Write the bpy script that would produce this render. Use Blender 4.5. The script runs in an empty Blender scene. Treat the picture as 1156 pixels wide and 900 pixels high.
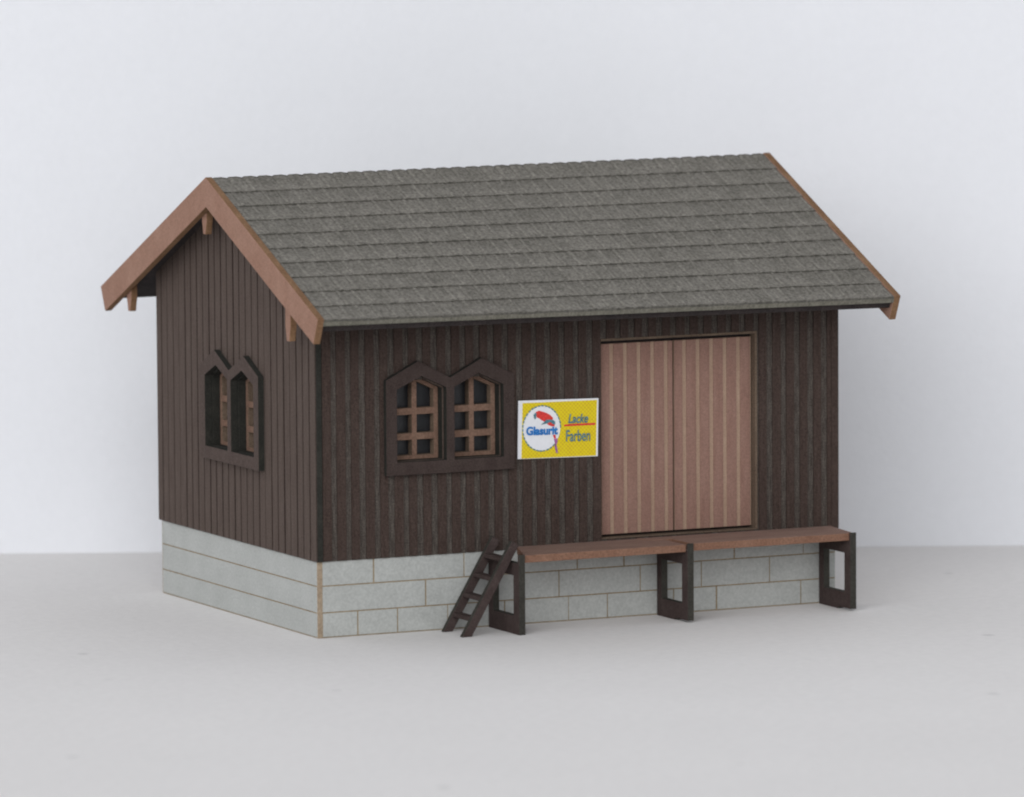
import bpy, bmesh, math, random
from mathutils import Vector, Matrix
from mathutils.geometry import tessellate_polygon
random.seed(11)
sc = bpy.context.scene
col = sc.collection
sc.unit_settings.system = 'METRIC'
sc.unit_settings.scale_length = 0.01          # one unit is one centimetre of the card model

# ------------------------------------------------------------------ materials
def mat(name, c, c2=None, rough=.9, nscale=(6, 6, 6), fine=45, fine_amt=.25, bump=.15, mix=.6, bscale=60, spec=.15, tint=False):
    m = bpy.data.materials.new(name); m.use_nodes = True
    nt = m.node_tree; N = nt.nodes; Lk = nt.links
    b = N['Principled BSDF']; b.inputs['Roughness'].default_value = rough
    b.inputs['Specular IOR Level'].default_value = spec
    tc = N.new('ShaderNodeTexCoord')
    mp = N.new('ShaderNodeMapping'); mp.inputs['Scale'].default_value = nscale
    Lk.new(tc.outputs['Object'], mp.inputs[0])
    n1 = N.new('ShaderNodeTexNoise'); n1.inputs['Scale'].default_value = 1; n1.inputs['Detail'].default_value = 5
    n1.inputs['Roughness'].default_value = .65
    Lk.new(mp.outputs[0], n1.inputs['Vector'])
    r1 = N.new('ShaderNodeMapRange'); r1.inputs['From Min'].default_value = .5 - .5*mix*.6 - .02; r1.inputs['From Max'].default_value = .5 + .5*mix*.6
    Lk.new(n1.outputs['Fac'], r1.inputs['Value'])
    mx = N.new('ShaderNodeMix'); mx.data_type = 'RGBA'
    c2 = c2 or tuple(v*1.15 for v in c)
    mx.inputs['A'].default_value = (*c, 1); mx.inputs['B'].default_value = (*c2, 1)
    Lk.new(r1.outputs[0], mx.inputs['Factor'])
    n2 = N.new('ShaderNodeTexNoise'); n2.inputs['Scale'].default_value = fine; n2.inputs['Detail'].default_value = 3
    Lk.new(tc.outputs['Object'], n2.inputs['Vector'])
    r2 = N.new('ShaderNodeMapRange'); r2.inputs['From Min'].default_value = .3; r2.inputs['From Max'].default_value = .7
    r2.inputs['To Min'].default_value = 1 - fine_amt; r2.inputs['To Max'].default_value = 1 + fine_amt
    Lk.new(n2.outputs['Fac'], r2.inputs['Value'])
    sc_ = N.new('ShaderNodeVectorMath'); sc_.operation = 'SCALE'
    Lk.new(mx.outputs['Result'], sc_.inputs[0]); Lk.new(r2.outputs[0], sc_.inputs['Scale'])
    out = sc_.outputs[0]
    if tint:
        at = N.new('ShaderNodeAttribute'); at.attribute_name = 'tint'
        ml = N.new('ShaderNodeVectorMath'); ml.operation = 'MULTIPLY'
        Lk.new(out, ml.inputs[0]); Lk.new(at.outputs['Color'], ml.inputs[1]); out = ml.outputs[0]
    Lk.new(out, b.inputs['Base Color'])
    if bump:
        n3 = N.new('ShaderNodeTexNoise'); n3.inputs['Scale'].default_value = bscale; n3.inputs['Detail'].default_value = 4
        Lk.new(tc.outputs['Object'], n3.inputs['Vector'])
        bp = N.new('ShaderNodeBump'); bp.inputs['Strength'].default_value = bump; bp.inputs['Distance'].default_value = .01
        Lk.new(n3.outputs['Fac'], bp.inputs['Height']); Lk.new(bp.outputs[0], b.inputs['Normal'])
    return m

M_board = mat('dark_board', (.046, .030, .025), (.065, .046, .039), nscale=(55, 55, 3), fine=50, fine_amt=.32, bump=.35)
M_groove = mat('engraved_groove', (.044, .035, .030), (.106, .091, .079), nscale=(60, 60, 5), fine=60, fine_amt=.42, bump=.5, mix=.5)
M_gable = mat('gable_board', (.080, .058, .049), (.104, .079, .067), nscale=(20, 20, 3), fine=55, fine_amt=.22, bump=.3)
M_gable_groove = mat('gable_groove', (.044, .031, .027), (.064, .048, .041), nscale=(20, 20, 4), fine=60, bump=.3)
M_burnt = mat('burnt_edge', (.022, .022, .019), (.034, .033, .028), fine=50)
M_frame = mat('window_frame_board', (.043, .030, .027), (.060, .044, .039), nscale=(12, 12, 5), fine=55, bump=.3)
M_frame_g = mat('gable_frame_board', (.070, .050, .044), (.088, .066, .057), nscale=(12, 12, 5), fine=55, bump=.3)
M_sash = mat('sash_wood', (.175, .103, .074), (.215, .135, .098), nscale=(10, 10, 4), fine=50)
M_sash_dim = mat('ledge_card', (.085, .060, .050), (.11, .08, .065), fine=50)
M_sash_edge = mat('sash_cut_edge', (.155, .108, .076), (.20, .145, .105), nscale=(10, 10, 4), fine=50)
M_barge = mat('bargeboard_card', (.275, .155, .112), (.32, .19, .14), nscale=(4, 4, 4), fine=50, fine_amt=.12, bump=.2)
M_barge_edge = mat('bargeboard_edge', (.16, .085, .045), (.23, .135, .075), nscale=(6, 3, 3), fine=40, fine_amt=.2)
M_door = mat('door_plank', (.238, .136, .107), (.282, .170, .136), nscale=(12, 12, 2), fine=55, fine_amt=.14, bump=.25)
M_door_gr = mat('door_groove', (.325, .218, .158), (.385, .27, .20), nscale=(12, 12, 3), fine=55, fine_amt=.12, bump=.25)
M_reveal = mat('door_reveal', (.115, .082, .060), (.15, .11, .08), nscale=(6, 6, 3), fine=50)
M_block = mat('painted_block', (.395, .404, .388), (.445, .455, .438), nscale=(3, 3, 3), fine=42, fine_amt=.10, bump=.25, bscale=35)
M_joint = mat('joint_line', (.235, .18, .115), (.31, .25, .17), nscale=(9, 9, 9), fine=40, fine_amt=.2)
M_mortar = mat('card_corner_edge', (.30, .225, .155), (.37, .295, .215), nscale=(9, 9, 9), fine=40, fine_amt=.2)
M_tile = mat('roof_tile_card', (.146, .137, .119), (.192, .180, .159), nscale=(5, 5, 5), fine=34, fine_amt=.36, bump=.6, tint=True)
M_tile_edge = mat('roof_sheet_edge', (.13, .125, .10), (.19, .18, .15), nscale=(30, 4, 4), fine=50)
M_core = mat('roof_core_card', (.028, .024, .024), (.045, .036, .035), fine=45)
M_deck = mat('deck_card', (.225, .140, .112), (.285, .19, .155), nscale=(3, 8, 3), fine=50, fine_amt=.14, bump=.25)
M_deck_edge = mat('deck_edge', (.19, .098, .065), (.24, .135, .092), nscale=(5, 5, 5), fine=50)
M_leg = mat('leg_card', (.046, .031, .029), (.068, .050, .046), nscale=(8, 8, 8), fine=55, bump=.3)
M_leg_edge = mat('leg_edge', (.034, .032, .027), (.05, .047, .04), nscale=(8, 8, 8), fine=50)
M_white = mat('sign_paper', (.74, .75, .78), (.78, .79, .82), fine=20, fine_amt=.03, bump=0)
M_blue = mat('sign_blue', (.02, .16, .48), (.04, .22, .55), fine=60, fine_amt=.25, bump=0)
M_teal = mat('sign_teal', (.06, .15, .20), (.10, .22, .26), fine=60, fine_amt=.35, bump=0)
M_red = mat('sign_red', (.62, .035, .05), (.68, .07, .05), fine=60, fine_amt=.25, bump=0)
M_pink = mat('sign_mauve', (.40, .12, .30), (.22, .14, .40), fine=60, fine_amt=.25, bump=0)
M_ring = mat('sign_ring', (.05, .16, .22), (.10, .24, .26), fine=60, fine_amt=.35, bump=0)

M_pane = mat('dark_pane', (.007, .008, .010), (.013, .014, .017), rough=.35, fine=20, fine_amt=.3, bump=.2, spec=.5)

def mat_yellow():
    m = bpy.data.materials.new('sign_yellow'); m.use_nodes = True
    nt = m.node_tree; N = nt.nodes; Lk = nt.links; b = N['Principled BSDF']
    b.inputs['Roughness'].default_value = .7; b.inputs['Specular IOR Level'].default_value = .2
    tc = N.new('ShaderNodeTexCoord'); sp = N.new('ShaderNodeSeparateXYZ'); Lk.new(tc.outputs['Object'], sp.inputs[0])
    def sn(a, s):
        k = N.new('ShaderNodeMath'); k.operation = 'MULTIPLY'; k.inputs[1].default_value = s; Lk.new(a, k.inputs[0])
        q = N.new('ShaderNodeMath'); q.operation = 'SINE'; Lk.new(k.outputs[0], q.inputs[0]); return q.outputs[0]
    mu = N.new('ShaderNodeMath'); mu.operation = 'MULTIPLY'
    Lk.new(sn(sp.outputs['X'], 150), mu.inputs[0]); Lk.new(sn(sp.outputs['Z'], 150), mu.inputs[1])
    nz = N.new('ShaderNodeTexNoise'); nz.inputs['Scale'].default_value = 14; Lk.new(tc.outputs['Object'], nz.inputs['Vector'])
    ad = N.new('ShaderNodeMath'); ad.operation = 'ADD'; Lk.new(mu.outputs[0], ad.inputs[0]); Lk.new(nz.outputs['Fac'], ad.inputs[1])
    mr = N.new('ShaderNodeMapRange'); mr.inputs['From Min'].default_value = .2; mr.inputs['From Max'].default_value = 1.5; Lk.new(ad.outputs[0], mr.inputs['Value'])
    mx = N.new('ShaderNodeMix'); mx.data_type = 'RGBA'
    mx.inputs['A'].default_value = (.74, .60, .015, 1); mx.inputs['B'].default_value = (.60, .38, .025, 1)
    Lk.new(mr.outputs[0], mx.inputs['Factor']); Lk.new(mx.outputs['Result'], b.inputs['Base Color'])
    return m
M_yellow = mat_yellow()

def mat_paper(name, c, amt, dusty=0):
    m = mat(name, c, tuple(min(1, v*1.03) for v in c), rough=.85, nscale=(.35, .35, .35), fine=9, fine_amt=amt, bump=.5, bscale=14, spec=.1)
    if dusty:
        nt = m.node_tree; N = nt.nodes; Lk = nt.links; b = N['Principled BSDF']
        src = b.inputs['Base Color'].links[0].from_socket
        tc = [n for n in N if n.type == 'TEX_COORD'][0]
        v = N.new('ShaderNodeTexVoronoi'); v.inputs['Scale'].default_value = .7; v.inputs['Randomness'].default_value = 1
        Lk.new(tc.outputs['Object'], v.inputs['Vector'])
        mr = N.new('ShaderNodeMapRange'); mr.inputs['From Min'].default_value = .02; mr.inputs['From Max'].default_value = .06
        mr.inputs['To Min'].default_value = .80; mr.inputs['To Max'].default_value = 1
        Lk.new(v.outputs['Distance'], mr.inputs['Value'])
        s = N.new('ShaderNodeVectorMath'); s.operation = 'SCALE'; Lk.new(src, s.inputs[0]); Lk.new(mr.outputs[0], s.inputs['Scale'])
        Lk.new(s.outputs[0], b.inputs['Base Color'])
    return m
M_table = mat_paper('table_paper', (.765, .747, .737), .025, 1)
M_wallpaper = mat_paper('backdrop_paper', (.80, .81, .842), .008)

# ------------------------------------------------------------------ mesh builder
class MB:
    def __init__(s): s.v = []; s.f = []; s.m = []; s.t = {}
    def box(s, x0, x1, y0, y1, z0, z1, m=0, mside=None):
        i = len(s.v)
        s.v += [(x, y, z) for z in (z0, z1) for y in (y0, y1) for x in (x0, x1)]
        for q in ((0, 2, 3, 1), (4, 5, 7, 6), (0, 1, 5, 4), (2, 6, 7, 3), (0, 4, 6, 2), (1, 3, 7, 5)):
            s.f.append(tuple(i+k for k in q)); s.m.append(m)
    def prism(s, poly, axis, a, b, holes=(), m=0, ms=None, tf=None):
        """extrude a 2D polygon (with holes) along axis; caps material m, sides ms"""
        ms = m if ms is None else ms
        loops = [list(poly)] + [list(h) for h in holes]
        P = (lambda p, d: (p[0], d, p[1])) if axis == 'y' else ((lambda p, d: (d, p[0], p[1])) if axis == 'x' else (lambda p, d: (p[0], p[1], d)))
        i0 = len(s.v); flat = [p for l in loops for p in l]; n = len(flat)
        pts = [P(p, a) for p in flat] + [P(p, b) for p in flat]
        if tf: pts = [tf(p) for p in pts]
        s.v += pts
        for t in tessellate_polygon([[Vector((p[0], p[1], 0)) for p in l] for l in loops]):
            s.f.append(tuple(i0+k for k in t)); s.m.append(m)
            s.f.append(tuple(i0+n+k for k in reversed(t))); s.m.append(m)
        o = 0
        for l in loops:
            for k in range(len(l)):
                k2 = (k+1) % len(l)
                s.f.append((i0+o+k, i0+o+k2, i0+n+o+k2, i0+n+o+k)); s.m.append(ms)
            o += len(l)
    def loft(s, pa, pb, m=0, ms=None):
        ms = m if ms is None else ms
        i = len(s.v); n = len(pa); s.v += list(pa) + list(pb)
        s.f.append(tuple(range(i, i+n))); s.m.append(m); s.f.append(tuple(range(i+2*n-1, i+n-1, -1))); s.m.append(m)
        for k in range(n):
            k2 = (k+1) % n; s.f.append((i+k, i+k2, i+n+k2, i+n+k)); s.m.append(ms)
    def quad(s, pts, m=0, tint=None):
        i = len(s.v); s.v += list(pts)
        if tint:
            for k, t in enumerate(tint): s.t[i+k] = t
        s.f.append(tuple(range(i, i+len(pts)))); s.m.append(m)
    def build(s, name, mats, parent=None, bevel=0, recalc=True):
        me = bpy.data.meshes.new(name); me.from_pydata([tuple(v) for v in s.v], [], s.f)
        for m in (mats if isinstance(mats, (list, tuple)) else [mats]): me.materials.append(m)
        me.polygons.foreach_set('material_index', s.m)
        if s.t:
            ca = me.color_attributes.new('tint', 'FLOAT_COLOR', 'POINT')
            for k in range(len(s.v)):
                t = s.t.get(k, 1.0); ca.data[k].color = (t, t, t, 1)
        if recalc:
            bm = bmesh.new(); bm.from_mesh(me)
            bmesh.ops.recalc_face_normals(bm, faces=bm.faces); bm.to_mesh(me); bm.free()
        me.update()
        o = bpy.data.objects.new(name, me); col.objects.link(o)
        if parent: o.parent = parent
        if bevel:
            w = o.modifiers.new('soft_edges', 'BEVEL'); w.width = bevel; w.segments = 2; w.limit_method = 'ANGLE'; w.angle_limit = math.radians(35)
        return o
def tag(o, label=None, cat=None, group=None, kind=None):
    if label: o['label'] = label
    if cat: o['category'] = cat
    if group: o['group'] = group
    if kind: o['kind'] = kind
    return o
def empty(name, loc=(0, 0, 0)):
    o = bpy.data.objects.new(name, None); o.location = loc; o.empty_display_size = .3; col.objects.link(o); return o

# ------------------------------------------------------------------ dimensions (cm)
L, W, HP = 6.0, 4.117, .789
OX = .328; XF = 6.321; TB = .075
near = dict(A=(2.035, 4.618), F=(-.818, 3.357), R=(4.965, 3.258))
far = dict(A=(2.082, 4.640), F=(-.865, 3.310), R=(4.99, 3.27))

# ------------------------------------------------------------------ setting
d = Vector((.906, -.423, 0)); nrm = Vector((.423, .906, 0))
P0 = Vector((-.358, 7.986, 0)) + nrm*.17
mb = MB()
a = P0 - d*70; b = P0 + d*70; c = b - nrm*110; e = a - nrm*110
a += nrm*.3; b += nrm*.3
mb.quad([tuple(e), tuple(c), tuple(b), tuple(a)])
tag(mb.build('tabletop', M_table), 'pale grey white paper sheet under the model', 'tabletop', kind='structure')
mb = MB(); a = P0 - d*70; b = P0 + d*70
n_ = 24
for k in range(n_):
    p = a.lerp(b, k/n_); q = a.lerp(b, (k+1)/n_)
    mb.quad([(p.x, p.y, 0), (q.x, q.y, 0), (q.x, q.y, 60), (p.x, p.y, 60)])
tag(mb.build('backdrop', M_wallpaper), 'plain bluish white paper backdrop standing behind the model', 'backdrop', kind='structure')

# ------------------------------------------------------------------ goods shed
shed = tag(empty('goods_shed', (L/2, W/2, 0)), 'dark brown wooden model goods shed with grey tiled gable roof and block plinth', 'model building')
class SP:  # parent helper keeping world coordinates
    pass
def part(mbd, name, mats, parent=shed, **k):
    o = mbd.build(name, mats, None, **k)
    o.parent = parent
    root = parent
    off = Vector((0, 0, 0)); q = parent
    while q is not None:
        off += q.location; q = q.parent
    o.data.transform(Matrix.Translation(-off))
    return o

# plinth: tan card core with grey painted block faces laid between the joints
mb = MB()
mb.box(.004, L, .004, W, 0, HP - .002, 1)
mb.box(.0015, .06, .0015, .03, .001, HP - .003, 2)
G = .0065
rows = [(.012, .26), (.26, .535), (.535, HP - .004)]
J = [[.451, .901, 1.471, 2.12, 2.857, 3.309, 4.08, 4.586, 5.585], [1.223, 1.95, 2.75, 3.692, 4.407, 5.216], [.634, 1.657, 2.30, 2.962, 3.503, 4.15, 4.797, 5.62]]
for (z0, z1), js in zip(rows, J):
    xs = [.062 - G] + js + [L - .004 + G]
    for x0, x1 in zip(xs[:-1], xs[1:]):
        jx = lambda: random.uniform(-.003, .003)
        mb.box(x0 + G + jx(), x1 - G + jx(), 0, .02, z0 + (G if z0 > .1 else 0), z1 - (G if z1 < .7 else 0), 0)
    mb.box(0, .02, .006, W - .02, z0 + (G if z0 > .1 else 0), z1 - (G if z1 < .7 else 0), 0)
part(mb, 'plinth', [M_block, M_joint, M_mortar], bevel=.003)

# walls
PER = .162; RW = .092
def under(y, off=.10):      # underside height of the roof above y (near section)
    A, F, R = near['A'], near['F'], near['R']
    if y <= A[0]: t = (y - F[0])/(A[0] - F[0]); z = F[1] + t*(A[1] - F[1])
    else: t = (y - A[0])/(R[0] - A[0]); z = A[1] + t*(R[1] - A[1])
    return z - off/.912 - .02
def cells(mbd, xs, zs, skip, y0, y1, m):
    for x0, x1 in zip(xs[:-1], xs[1:]):
        for z0, z1 in zip(zs[:-1], zs[1:]):
            cx, cz = (x0+x1)/2, (z0+z1)/2
            if any(h[0] < cx < h[1] and h[2] < cz < h[3] for h in skip): continue
            mbd.box(x0, x1, y0, y1, z0, z1, m)
WX0, WZ0 = .752, 1.637        # front window frame corner
hole_w = (WX0 + .06, WX0 + 1.39, WZ0 + .06, WZ0 + .97)
hole_d = (3.235, 5.065, .835, 2.93)
mb = MB()
zt = 3.52
cells(mb, [.055, hole_w[0], hole_w[1], hole_d[0], hole_d[1], L - .055], [HP, hole_d[2], hole_w[2], hole_w[3], hole_d[3], zt], [hole_w, hole_d], -.010, .10, 1)
x = .062; k = 0
while x < L - .06:
    x1 = min(x + RW + random.uniform(-.006, .006), L - .056)
    cut = sorted({x, x1} | {h for h in (hole_w[0], hole_w[1], hole_d[0], hole_d[1]) if x < h < x1})
    cells(mb, cut, [HP + random.uniform(.001, .006), hole_d[2], hole_w[2], hole_w[3], hole_d[3], zt], [hole_w, hole_d], -.026, -.010, 0)
    x += PER
part(mb, 'long_wall', [M_board, M_groove])
mb = MB()
mb.box(.055, L - .055, W - .10, W + .01, HP, zt, 1)
k = .062
while k < L - .1:
    mb.box(k, k + RW, W + .01, W + .026, HP, zt, 0); k += PER
part(mb, 'long_wall', [M_board, M_groove])

gz = WZ0 - .036; GY0 = 1.277; GS = 1.06         # gable window frame corner (y)
hole_g = (GY0 + .06, GY0 + 1.39*GS, gz + .06, gz + .97)
def gable(x_in, x_out, x_relief, name):
    mb = MB()
    ys = [-.032, 0, hole_g[0], near['A'][0], hole_g[1], W, W + .032]
    for y0, y1 in zip(ys[:-1], ys[1:]):
        cy = (y0+y1)/2
        def st(za, zb0, zb1, xa, xb, m, ms=None): mb.prism([(y0, za), (y1, za), (y1, zb1), (y0, zb0)], 'x', xa, xb, m=m, ms=ms)
        m_s = 2
        if hole_g[0] < cy < hole_g[1] and x_out < 1:
            st(HP, hole_g[2], hole_g[2], x_out, x_in, 1, m_s); st(hole_g[3], under(y0), under(y1), x_out, x_in, 1, m_s)
        else:
            st(HP, under(y0), under(y1), x_out, x_in, 1, m_s)
    y = -.030; k = 0
    while y < W + .03:
        wd = PER - (.026 if k % 2 == 0 else .015) + random.uniform(-.010, .008)
        y1 = min(y + wd, W + .03)
        cut = sorted({y, y1} | {h for h in (hole_g[0], hole_g[1], near['A'][0]) if y < h < y1})
        for a0, a1 in zip(cut[:-1], cut[1:]):
            c_ = (a0+a1)/2
            pieces = [(HP + .003, None)]
            if hole_g[0] < c_ < hole_g[1] and x_out < 1: pieces = [(HP + .003, hole_g[2]), (hole_g[3], None)]
            for za, zb in pieces:
                t0, t1 = (zb, zb) if zb else (under(a0) + .01, under(a1) + .01)
                mb.prism([(a0, za), (a1, za), (a1, t1), (a0, t0)], 'x', x_relief, x_out, m=0, ms=3)
        y += PER; k += 1
    return part(mb, name, [M_gable, M_gable_groove, M_burnt if x_out < 1 else M_board, M_gable_groove])
gable(.055, -.006, -.019, 'gable_wall')
gable(L - .055, L + .012, L + .026, 'gable_wall')

# roof -----------------------------------------------------------------------
X1, X2 = -OX + TB, XF - TB
def frame(sec, side):
    A = Vector(sec['A']); E = Vector(sec[side]); dd = (E - A); ln = dd.length; dd.normalize()
    n = Vector((-dd.y, dd.x)) if dd.x > 0 else Vector((dd.y, -dd.x))   # outward-up normal
    return A, dd, ln, n
FR = {s: (frame(near, s), frame(far, s)) for s in 'FR'}
def RP(side, x, s, t):
    out = []
    for (A, dd, ln, n) in FR[side]: out.append(A + dd*(ln*s) - n*t)
    k = (x - X1)/(X2 - X1); p = out[0].lerp(out[1], k)
    return (x, p.x, p.y)
mb = MB()
for side in 'FR':
    for (t0, t1, s1, m, ms) in ((.032, .080, 1.0, 1, 1), (.080, .165, .985, 0, 0)):
        def sec(x): return [RP(side, x, 0, t0), RP(side, x, s1, t0), RP(side, x, s1, t1), RP(side, x, 0, t1)]
        NX = 8
        xs = [X1 - .003 + (X2 - X1 + .006)*k/NX for k in range(NX+1)]
        # gently wavy lower edge of the card is avoided: one straight loft
        mb.loft(sec(xs[0]), sec(xs[-1]), m, ms)
roof = part(mb, 'roof', [M_core, M_tile_edge])
mb = MB()
TW = .1715; NR = 10
for side in 'FR':
    for r in range(NR):
        s0, s1 = r/NR, (r+1)/NR + (.006 if r < NR-1 else 0)
        off = (0, .5, .08, .62, .15, .55, .03, .48, .12, .6)[r]*TW
        x = X1 - TW + off
        while x < X2:
            rt = random.uniform(.96, 1.045); dz = random.uniform(-.001, .001); jl = random.uniform(-.001, .0005)
            b_ = random.choice((.3, .7, 1, 1, 1.4)); g_ = random.choice((0, 0, .5, 1)); dm = 1 if r == 0 else 0
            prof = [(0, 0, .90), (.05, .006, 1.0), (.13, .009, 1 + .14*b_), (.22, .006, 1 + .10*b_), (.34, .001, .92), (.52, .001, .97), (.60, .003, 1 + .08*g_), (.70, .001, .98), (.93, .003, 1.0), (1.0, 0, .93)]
            pts = []
            for (u, h, tn) in prof:
                xx = min(max(x + u*TW, X1), X2)
                pts.append((xx, h + dz, tn*rt))
            if pts[-1][0] - pts[0][0] > .004:
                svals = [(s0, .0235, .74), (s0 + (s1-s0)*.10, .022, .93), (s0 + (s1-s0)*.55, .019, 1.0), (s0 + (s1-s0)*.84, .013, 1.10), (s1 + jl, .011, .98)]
                hd = lambda p, s_: p[1] + (dm*.016*math.sin(math.pi*min(1, max(0, (p[0]-x)/TW)))*(1 if s_ < .02 else 0))
                for (sa, ta, ka), (sb, tb, kb) in zip(svals[:-1], svals[1:]):
                    for (p, q) in zip(pts[:-1], pts[1:]):
                        if q[0] - p[0] < 1e-5: continue
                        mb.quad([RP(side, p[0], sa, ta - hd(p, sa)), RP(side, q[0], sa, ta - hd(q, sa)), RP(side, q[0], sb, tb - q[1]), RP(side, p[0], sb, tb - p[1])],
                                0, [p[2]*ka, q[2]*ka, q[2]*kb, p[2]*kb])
                for (p, q) in zip(pts[:-1], pts[1:]):   # lip
                    if q[0] - p[0] < 1e-5: continue
                    se = s1 + jl
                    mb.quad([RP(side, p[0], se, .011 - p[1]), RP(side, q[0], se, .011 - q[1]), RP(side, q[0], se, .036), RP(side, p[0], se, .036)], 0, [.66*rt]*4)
            x += TW
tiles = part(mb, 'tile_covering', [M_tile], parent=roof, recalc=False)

BWD = .285
def bargeboard(sec, x0, x1, xp0, xp1, outer_sign):
    A = Vector(sec['A']); pts = {}
    fr = {}
    for s in 'FR':
        E = Vector(sec[s]); dd = (E - A).normalized(); n = Vector((-dd.y, dd.x)) if dd.x > 0 else Vector((dd.y, -dd.x))
        fr[s] = (E, dd, n)
    EF, dF, nF = fr['F']; ER, dR, nR = fr['R']
    # underside apex: intersection of the two offset lines
    a0 = A - nF*BWD; b0 = A - nR*BWD
    det = dF.x*(-dR.y) - (-dR.x)*dF.y
    rhs = b0 - a0; t = (rhs.x*(-dR.y) - (-dR.x)*rhs.y)/det
    U = a0 + dF*t
    poly = [A, EF, EF - nF*BWD, U, ER - nR*BWD, ER]
    mb = MB(); mb.prism([(p.x, p.y) for p in poly], 'x', x0, x1, m=0, ms=1)
    bb = part(mb, 'bargeboard', [M_barge, M_barge_edge], bevel=.006)
    # pendant bracket tongues hung behind the board
    up = .05 if outer_sign > 0 else 0
    for yc, zb, zt_ in ((2.255, 4.005, 4.42), (4.345, 3.035, 3.46), (.105, 3.06, 3.56)):
        w = .064; zb += up
        mb = MB()
        mb.prism([(yc - w, zt_), (yc - w, zb + .13), (yc - w*.80, zb + .10), (yc - w*.45, zb), (yc + w*.50, zb), (yc + w*.80, zb + .10), (yc + w, zb + .13), (yc + w, zt_)], 'x', xp0, xp1, m=0, ms=1)
        part(mb, 'bracket', [M_barge, M_barge_edge], parent=bb, bevel=.004)
    return bb
bargeboard(near, -OX, -OX + TB, -OX + TB + .001, -OX + TB + .071, -1)
bargeboard(far, XF - TB, XF, XF - TB - .071, XF - TB - .001, 1)

# windows ---------------------------------------------------------------------
FW = 1.456
def frame_polys():
    outer = [(0, 0), (FW, 0), (FW, .985), (FW - .365, 1.17), (FW/2, .985), (.365, 1.17), (0, .985)]
    holes = [[(a, .135), (b, .135), (b, .885), ((a+b)/2, 1.012), (a, .885)] for a, b in ((.124, .682), (.774, 1.332))]
    return outer, holes
def window(axis, o, z, depth_out, depth_in, mat_face, parent=shed, S=1):
    outer, holes = frame_polys()
    sh = lambda l: [(p[0]*S + o, p[1] + z) for p in l]
    mb = MB()
    mb.prism(sh(outer), axis, depth_out, -.004, holes=[sh(h) for h in holes], m=0, ms=1)
    # second card layer, its openings cut a hair smaller
    mb.prism(sh(outer), axis, -.002, depth_in, holes=[sh([(x + (.008 if i in (0, 4) else -.012 if i in (1, 2) else 0), y + (.006 if i < 2 else -.012)) for i, (x, y) in enumerate(h)]) for h in holes], m=2, ms=1)
    fr = part(mb, 'window', [mat_face, M_burnt, M_sash_dim if axis == 'y' else M_burnt], bevel=.004)
    for a, b in ((.124, .682), (.774, 1.332)):
        a -= .004; b += .004; m_ = (a+b)/2; st = .062; mu = .028; bar = .034
        bot, shd, ap = .131, .889, 1.018
        out = [(a, bot), (b, bot), (b, shd), (m_, ap), (a, shd)]
        z1, z2 = .375, .635
        sl = (ap - shd)/(m_ - a)
        hs = []
        for x0, x1 in ((a + st, m_ - mu), (m_ + mu, b - st)):
            hs.append([(x0, bot + .05), (x1, bot + .05), (x1, z1 - bar), (x0, z1 - bar)])
            hs.append([(x0, z1 + bar), (x1, z1 + bar), (x1, z2 - bar), (x0, z2 - bar)])
            top = lambda x: shd + sl*((x - a) if x < m_ else (b - x)) - .062
            hs.append([(x0, z2 + bar), (x1, z2 + bar), (x1, top(x1)), (x0, top(x0))])
        mb = MB(); mb.prism(sh(out), axis, depth_in - .010, depth_in + .085, holes=[sh(h) for h in hs], m=0, ms=1)
        part(mb, 'sash', [M_sash, M_sash_edge], parent=fr, bevel=.003)
    mb = MB(); mb.prism(sh([(.10, .11), (FW - .10, .11), (FW - .10, .86), (1.053, 1.06), (FW/2, .90), (.403, 1.06), (.10, .86)]), axis, depth_in + .088, depth_in + .094)
    part(mb, 'pane', [M_pane], parent=fr)
    return fr
w1 = window('y', WX0, WZ0, -.085, .115, M_frame)
w2 = window('x', GY0, gz, -.085, .095, M_frame_g, S=GS)

# doors -----------------------------------------------------------------------
mb = MB()
x0, x1, z0, z1 = hole_d
fw = .026
mb.prism([(x0 - .0, z0), (x1 + .0, z0), (x1, z1), (x0, z1)], 'y', -.020, .16, holes=[[(x0 + .004, z0 + .012), (x1 - fw, z0 + .012), (x1 - fw, z1 - fw), (x0 + .004, z1 - fw)]], m=0, ms=0)
part(mb, 'door_frame', [M_reveal], bevel=.003)
for (a, b, n) in ((3.262, 4.102, 5), (4.126, 5.030, 6)):
    mb = MB(); mb.box(a, b, .056, .10, .872, 2.868, 1)
    per = .1585; x = a - (.006 if n == 5 else .02)
    while x < b - .01:
        xa, xb = max(x, a), min(x + .112, b)
        if xb - xa > .01: mb.box(xa, xb, .045, .056, .872 + .001, 2.867, 0)
        x += per
    part(mb, 'door_leaf', [M_door, M_door_gr], bevel=.004)
mb = MB(); mb.box(x0 + .001, x1 - .001, .102, .15, z0 + .02, z1 - .02, 0)
part(mb, 'door_backing', [M_core])

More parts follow.
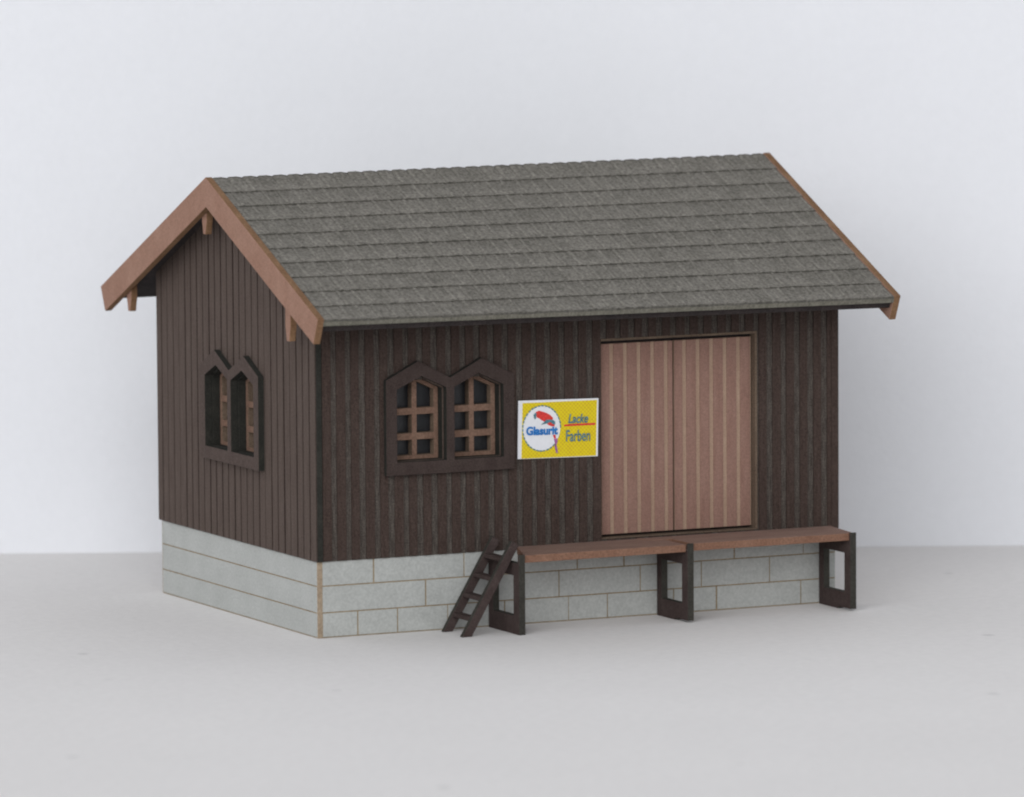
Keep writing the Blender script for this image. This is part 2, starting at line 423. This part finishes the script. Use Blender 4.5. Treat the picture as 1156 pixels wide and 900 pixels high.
# ------------------------------------------------------------------ loading platform
plat = tag(empty('loading_platform', (3.9, -.36, 0)), 'long reddish brown loading platform on three dark frame legs below the double door', 'platform')
DT, DTH = .818, .078
mb = MB()
mb.prism([(2.018, -.735), (3.858, -.735), (3.872, -.10), (3.70, -.085), (3.60, -.155), (2.21, -.09), (2.10, -.03), (2.018, -.03)][:0] or
         [(1.998, -.734), (3.866, -.715), (3.862, -.240), (3.70, -.226), (3.63, -.032), (2.25, -.032)], 'z', DT - DTH, DT, m=0, ms=1)
part(mb, 'deck', [M_deck, M_deck_edge], parent=plat, bevel=.005)
mb = MB()
mb.prism([(3.945, -.70), (5.795, -.70), (5.86, -.69), (5.99, -.15), (5.99, -.032), (3.625, -.032), (3.66, -.225), (3.945, -.232)][:0] or
         [(3.945, -.698), (5.845, -.698), (5.925, -.032), (3.635, -.032), (3.708, -.219), (3.945, -.236)], 'z', DT - DTH + .004, DT + .004, m=0, ms=1)
part(mb, 'deck', [M_deck, M_deck_edge], parent=plat, bevel=.005)
for (xa, xb, zb, yf) in ((1.920, 1.992, 0, -.765), (3.868, 3.940, .0, -.745), (5.785, 5.857, .0, -.735)):
    foot = .022 if xb > 3 else 0
    outer = [(-.034, 0), (-.034, DT - DTH - .002), (yf + .028, DT - DTH - .002), (yf + .028, DT + .010), (yf, DT + .012), (yf, foot), (yf*.62, foot), (yf*.62, 0)]
    if not foot: outer = outer[:5] + [(yf, 0)]
    hole = [(yf + .135, .19), (-.14, .19), (-.14, .605), (yf + .135, .605)]
    mb = MB(); mb.prism(outer, 'x', xa, xb, holes=[hole], m=0, ms=1)
    part(mb, 'leg_frame', [M_leg, M_leg_edge], parent=plat, bevel=.004)

# ------------------------------------------------------------------ ladder
lad = tag(empty('step_ladder', (1.45, -.36, 0)), 'small dark brown wooden ladder leaning against the left end of the loading platform', 'ladder')
ux, uz = .512, .859       # unit along the rail (leans towards +x)
px_, pz_ = uz, -ux        # unit across the rail (towards +x, down)
FX = 1.335; LEN = 1.12; RD = .094
def railp(s, w): return (FX + ux*s + px_*w, uz*s + pz_*w)
def rail(y0, y1, name='rail', dx=0):
    # foot cut level with the ground
    s0 = RD*ux/uz
    poly = [(FX + dx, 0.0), (FX + dx + RD/uz, 0.0), None, None]
    e1 = railp(LEN, RD); e2 = railp(LEN, 0)
    poly = [(FX + dx, 0.001), (FX + dx + RD/uz, 0.001), (e1[0] + dx, e1[1]), (e2[0] + dx, e2[1])]
    mb = MB(); mb.prism(poly, 'y', y0, y1, m=0, ms=1)
    return part(mb, name, [M_leg, M_leg_edge], parent=lad, bevel=.006)
rail(-.175, -.115); rail(-.635, -.572, dx=.0)
for z in (.205, .405, .605, .800):
    s = z/uz
    cx, cz = railp(s, RD*.5)
    mb = MB(); mb.box(cx - .055, cx + .05, -.573, -.174, z - .022 - .03, z + .022 - .03, 0)
    part(mb, 'tread', [M_leg, M_leg_edge], parent=lad, bevel=.005)

# ------------------------------------------------------------------ sign
sign = tag(empty('advertising_sign', (2.262, -.030, 1.729)), 'small yellow printed paint advertising sign with white circle and red parrot beside the door', 'sign')
sign.rotation_euler = (0, math.radians(1.15), 0)
SW, SH = .922, .606
def flat(name, polys, m, lvl, label=None, mats=None):
    mb = MB()
    for p in polys: mb.prism(p, 'y', -lvl, -lvl + .004, m=0)
    o = mb.build(name, m, sign)
    if label: o['label'] = label
    return o
mb = MB(); mb.prism([(0, 0), (SW, 0), (SW, SH), (0, SH)], 'y', -.010, 0, m=0); mb.build('sign_panel', [M_white], sign)
flat('yellow_field', [[(.042, .004), (SW - .022, .008), (SW - .018, SH - .018), (.048, SH - .026)]], M_yellow, .0125)
def ell(cx, cz, rx, rz, n=48): return [(cx + rx*math.cos(2*math.pi*k/n), cz + rz*math.sin(2*math.pi*k/n)) for k in range(n)]
CX, CZ, RX, RZ = .268, .312, .214, .232
flat('white_disc', [ell(CX, CZ, RX, RZ)], M_white, .0155)
dash = []
nd = 34
for k in range(nd):
    a0 = 2*math.pi*k/nd; a1 = a0 + 2*math.pi/nd*random.uniform(.55, .8)
    if -0.6 < (a0 if a0 < math.pi else a0 - 2*math.pi) < -.05: continue
    am = (a0+a1)/2; ri, ro = 0.985, 1.035 + random.uniform(0, .015)
    dash.append([(CX + RX*q*math.cos(t), CZ + RZ*q*math.sin(t)) for t, q in ((a0, ri), (am, ri), (a1, ri), (a1, ro), (am, ro), (a0, ro))])
flat('circle_border', dash, M_ring, .0175)
zz = lambda pts: [((x - 92)/954, (745 - y)/1064) for x, y in pts]
flat('parrot_body', [zz([(280, 232), (315, 215), (355, 228), (400, 245), (440, 268), (470, 300), (465, 330), (490, 352), (488, 395), (450, 392), (420, 378), (395, 350), (350, 325), (315, 300), (292, 290)]),
                     zz([(470, 492), (498, 488), (505, 520), (492, 540)])], M_red, .0185)
flat('parrot_wing', [zz([(340, 372), (372, 345), (395, 318), (440, 318), (470, 322), (492, 342), (494, 372), (470, 372), (440, 345), (405, 360), (372, 366)]),
                     zz([(256, 262), (272, 240), (290, 244), (284, 268), (282, 300), (270, 312), (262, 292)])], M_teal, .0205)
flat('parrot_tail', [zz([(484, 535), (520, 528), (524, 560), (512, 600), (500, 610)]), zz([(492, 605), (510, 600), (522, 650), (527, 694), (512, 690), (500, 650)])], M_pink, .0185)
def text(body, x0, x1, z0, z1, m, name, bold=.0, shear=0):
    cu = bpy.data.curves.new(name, 'FONT'); cu.body = body; cu.size = 1; cu.offset = bold; cu.extrude = .0; cu.shear = shear
    cu.space_character = 1.0
    to = bpy.data.objects.new(name, cu); col.objects.link(to)
    bpy.context.view_layer.update()
    dg = bpy.context.evaluated_depsgraph_get()
    me = bpy.data.meshes.new_from_object(to.evaluated_get(dg))
    bpy.data.objects.remove(to)
    xs = [v.co.x for v in me.vertices]; ys = [v.co.y for v in me.vertices]
    xa, xb, ya, yb = min(xs), max(xs), min(ys), max(ys)
    for v in me.vertices:
        v.co = Vector((x0 + (v.co.x - xa)/(xb - xa)*(x1 - x0), -.0225, z0 + (v.co.y - ya)/(yb - ya)*(z1 - z0)))
    me.materials.clear(); me.materials.append(m)
    o = bpy.data.objects.new(name, me); col.objects.link(o); o.parent = sign
    return o
text('Glasurit', .088, .452, .243, .335, M_blue, 'lettering', bold=.045)
text('Lacke', .570, .800, .355, .452, M_teal, 'lettering', bold=.02, shear=.25)
text('Farben', .548, .826, .165, .285, M_teal, 'lettering', bold=.012)
flat('red_underline', [[(.528, .325), (.885, .330), (.885, .350), (.600, .347), (.528, .342)]], M_red, .0165)

# ------------------------------------------------------------------ lights
w = bpy.data.worlds.new('World'); sc.world = w; w.use_nodes = True
wn = w.node_tree; bg = wn.nodes['Background']
wtc = wn.nodes.new('ShaderNodeTexCoord'); wsp = wn.nodes.new('ShaderNodeSeparateXYZ'); wn.links.new(wtc.outputs['Generated'], wsp.inputs[0])
wmr = wn.nodes.new('ShaderNodeMapRange'); wmr.inputs['From Min'].default_value = 0; wmr.inputs['From Max'].default_value = 1
wmr.inputs['To Min'].default_value = .70; wmr.inputs['To Max'].default_value = .34      # ambient gradient shaped to light the table less: bright horizon, dimmer zenith
wmx = wn.nodes.new('ShaderNodeMapRange'); wmx.inputs['From Min'].default_value = -1; wmx.inputs['From Max'].default_value = 1
wmx.inputs['To Min'].default_value = 1.30; wmx.inputs['To Max'].default_value = .72     # ambient boost added towards the left to brighten the gable
wml = wn.nodes.new('ShaderNodeMath'); wml.operation = 'MULTIPLY'
wn.links.new(wsp.outputs['X'], wmx.inputs['Value'])
wn.links.new(wsp.outputs['Z'], wmr.inputs['Value']); wn.links.new(wmr.outputs[0], wml.inputs[0]); wn.links.new(wmx.outputs[0], wml.inputs[1])
wn.links.new(wml.outputs[0], bg.inputs[1])
bg.inputs[0].default_value = (.95, .97, 1.0, 1)
def area(name, dirv, dist, size, power, color, tgt=(3, 2, 1.2)):
    la = bpy.data.lights.new(name, 'AREA'); la.shape = 'RECTANGLE'; la.size = size[0]; la.size_y = size[1]; la.energy = power; la.color = color
    o = bpy.data.objects.new(name, la); col.objects.link(o)
    v = Vector(dirv).normalized(); o.location = Vector(tgt) + v*dist
    o.rotation_euler = (-v).to_track_quat('-Z', 'Y').to_euler()
    return o
area('window_light', (-.57, -.73, .40), 200, (190, 120), 228000, (.985, .99, 1.0))

# ------------------------------------------------------------------ camera
cd = bpy.data.cameras.new('camera'); cam = bpy.data.objects.new('camera', cd); col.objects.link(cam)
C = Vector((-28.818538, -65.160482, 9.785705)); r = Vector((.902484, -.430669, -.006812)); u = Vector((.050204, .08947, .994723)); f = Vector((.427787, .898064, -.102366))
mx = Matrix((( r.x, u.x, -f.x, C.x), (r.y, u.y, -f.y, C.y), (r.z, u.z, -f.z, C.z), (0, 0, 0, 1)))
cam.matrix_world = mx
cd.sensor_width = 36; cd.lens = 7927.3028/1156*36
cd.clip_start = 1; cd.clip_end = 1000
cd.dof.use_dof = True; cd.dof.focus_distance = 73.0; cd.dof.aperture_fstop = .55
sc.camera = cam
sc.cycles.pixel_filter_type = 'BLACKMAN_HARRIS'; sc.cycles.filter_width = 2.1
sc.view_settings.view_transform = 'Standard'; sc.view_settings.look = 'None'; sc.view_settings.exposure = 0; sc.view_settings.gamma = 1
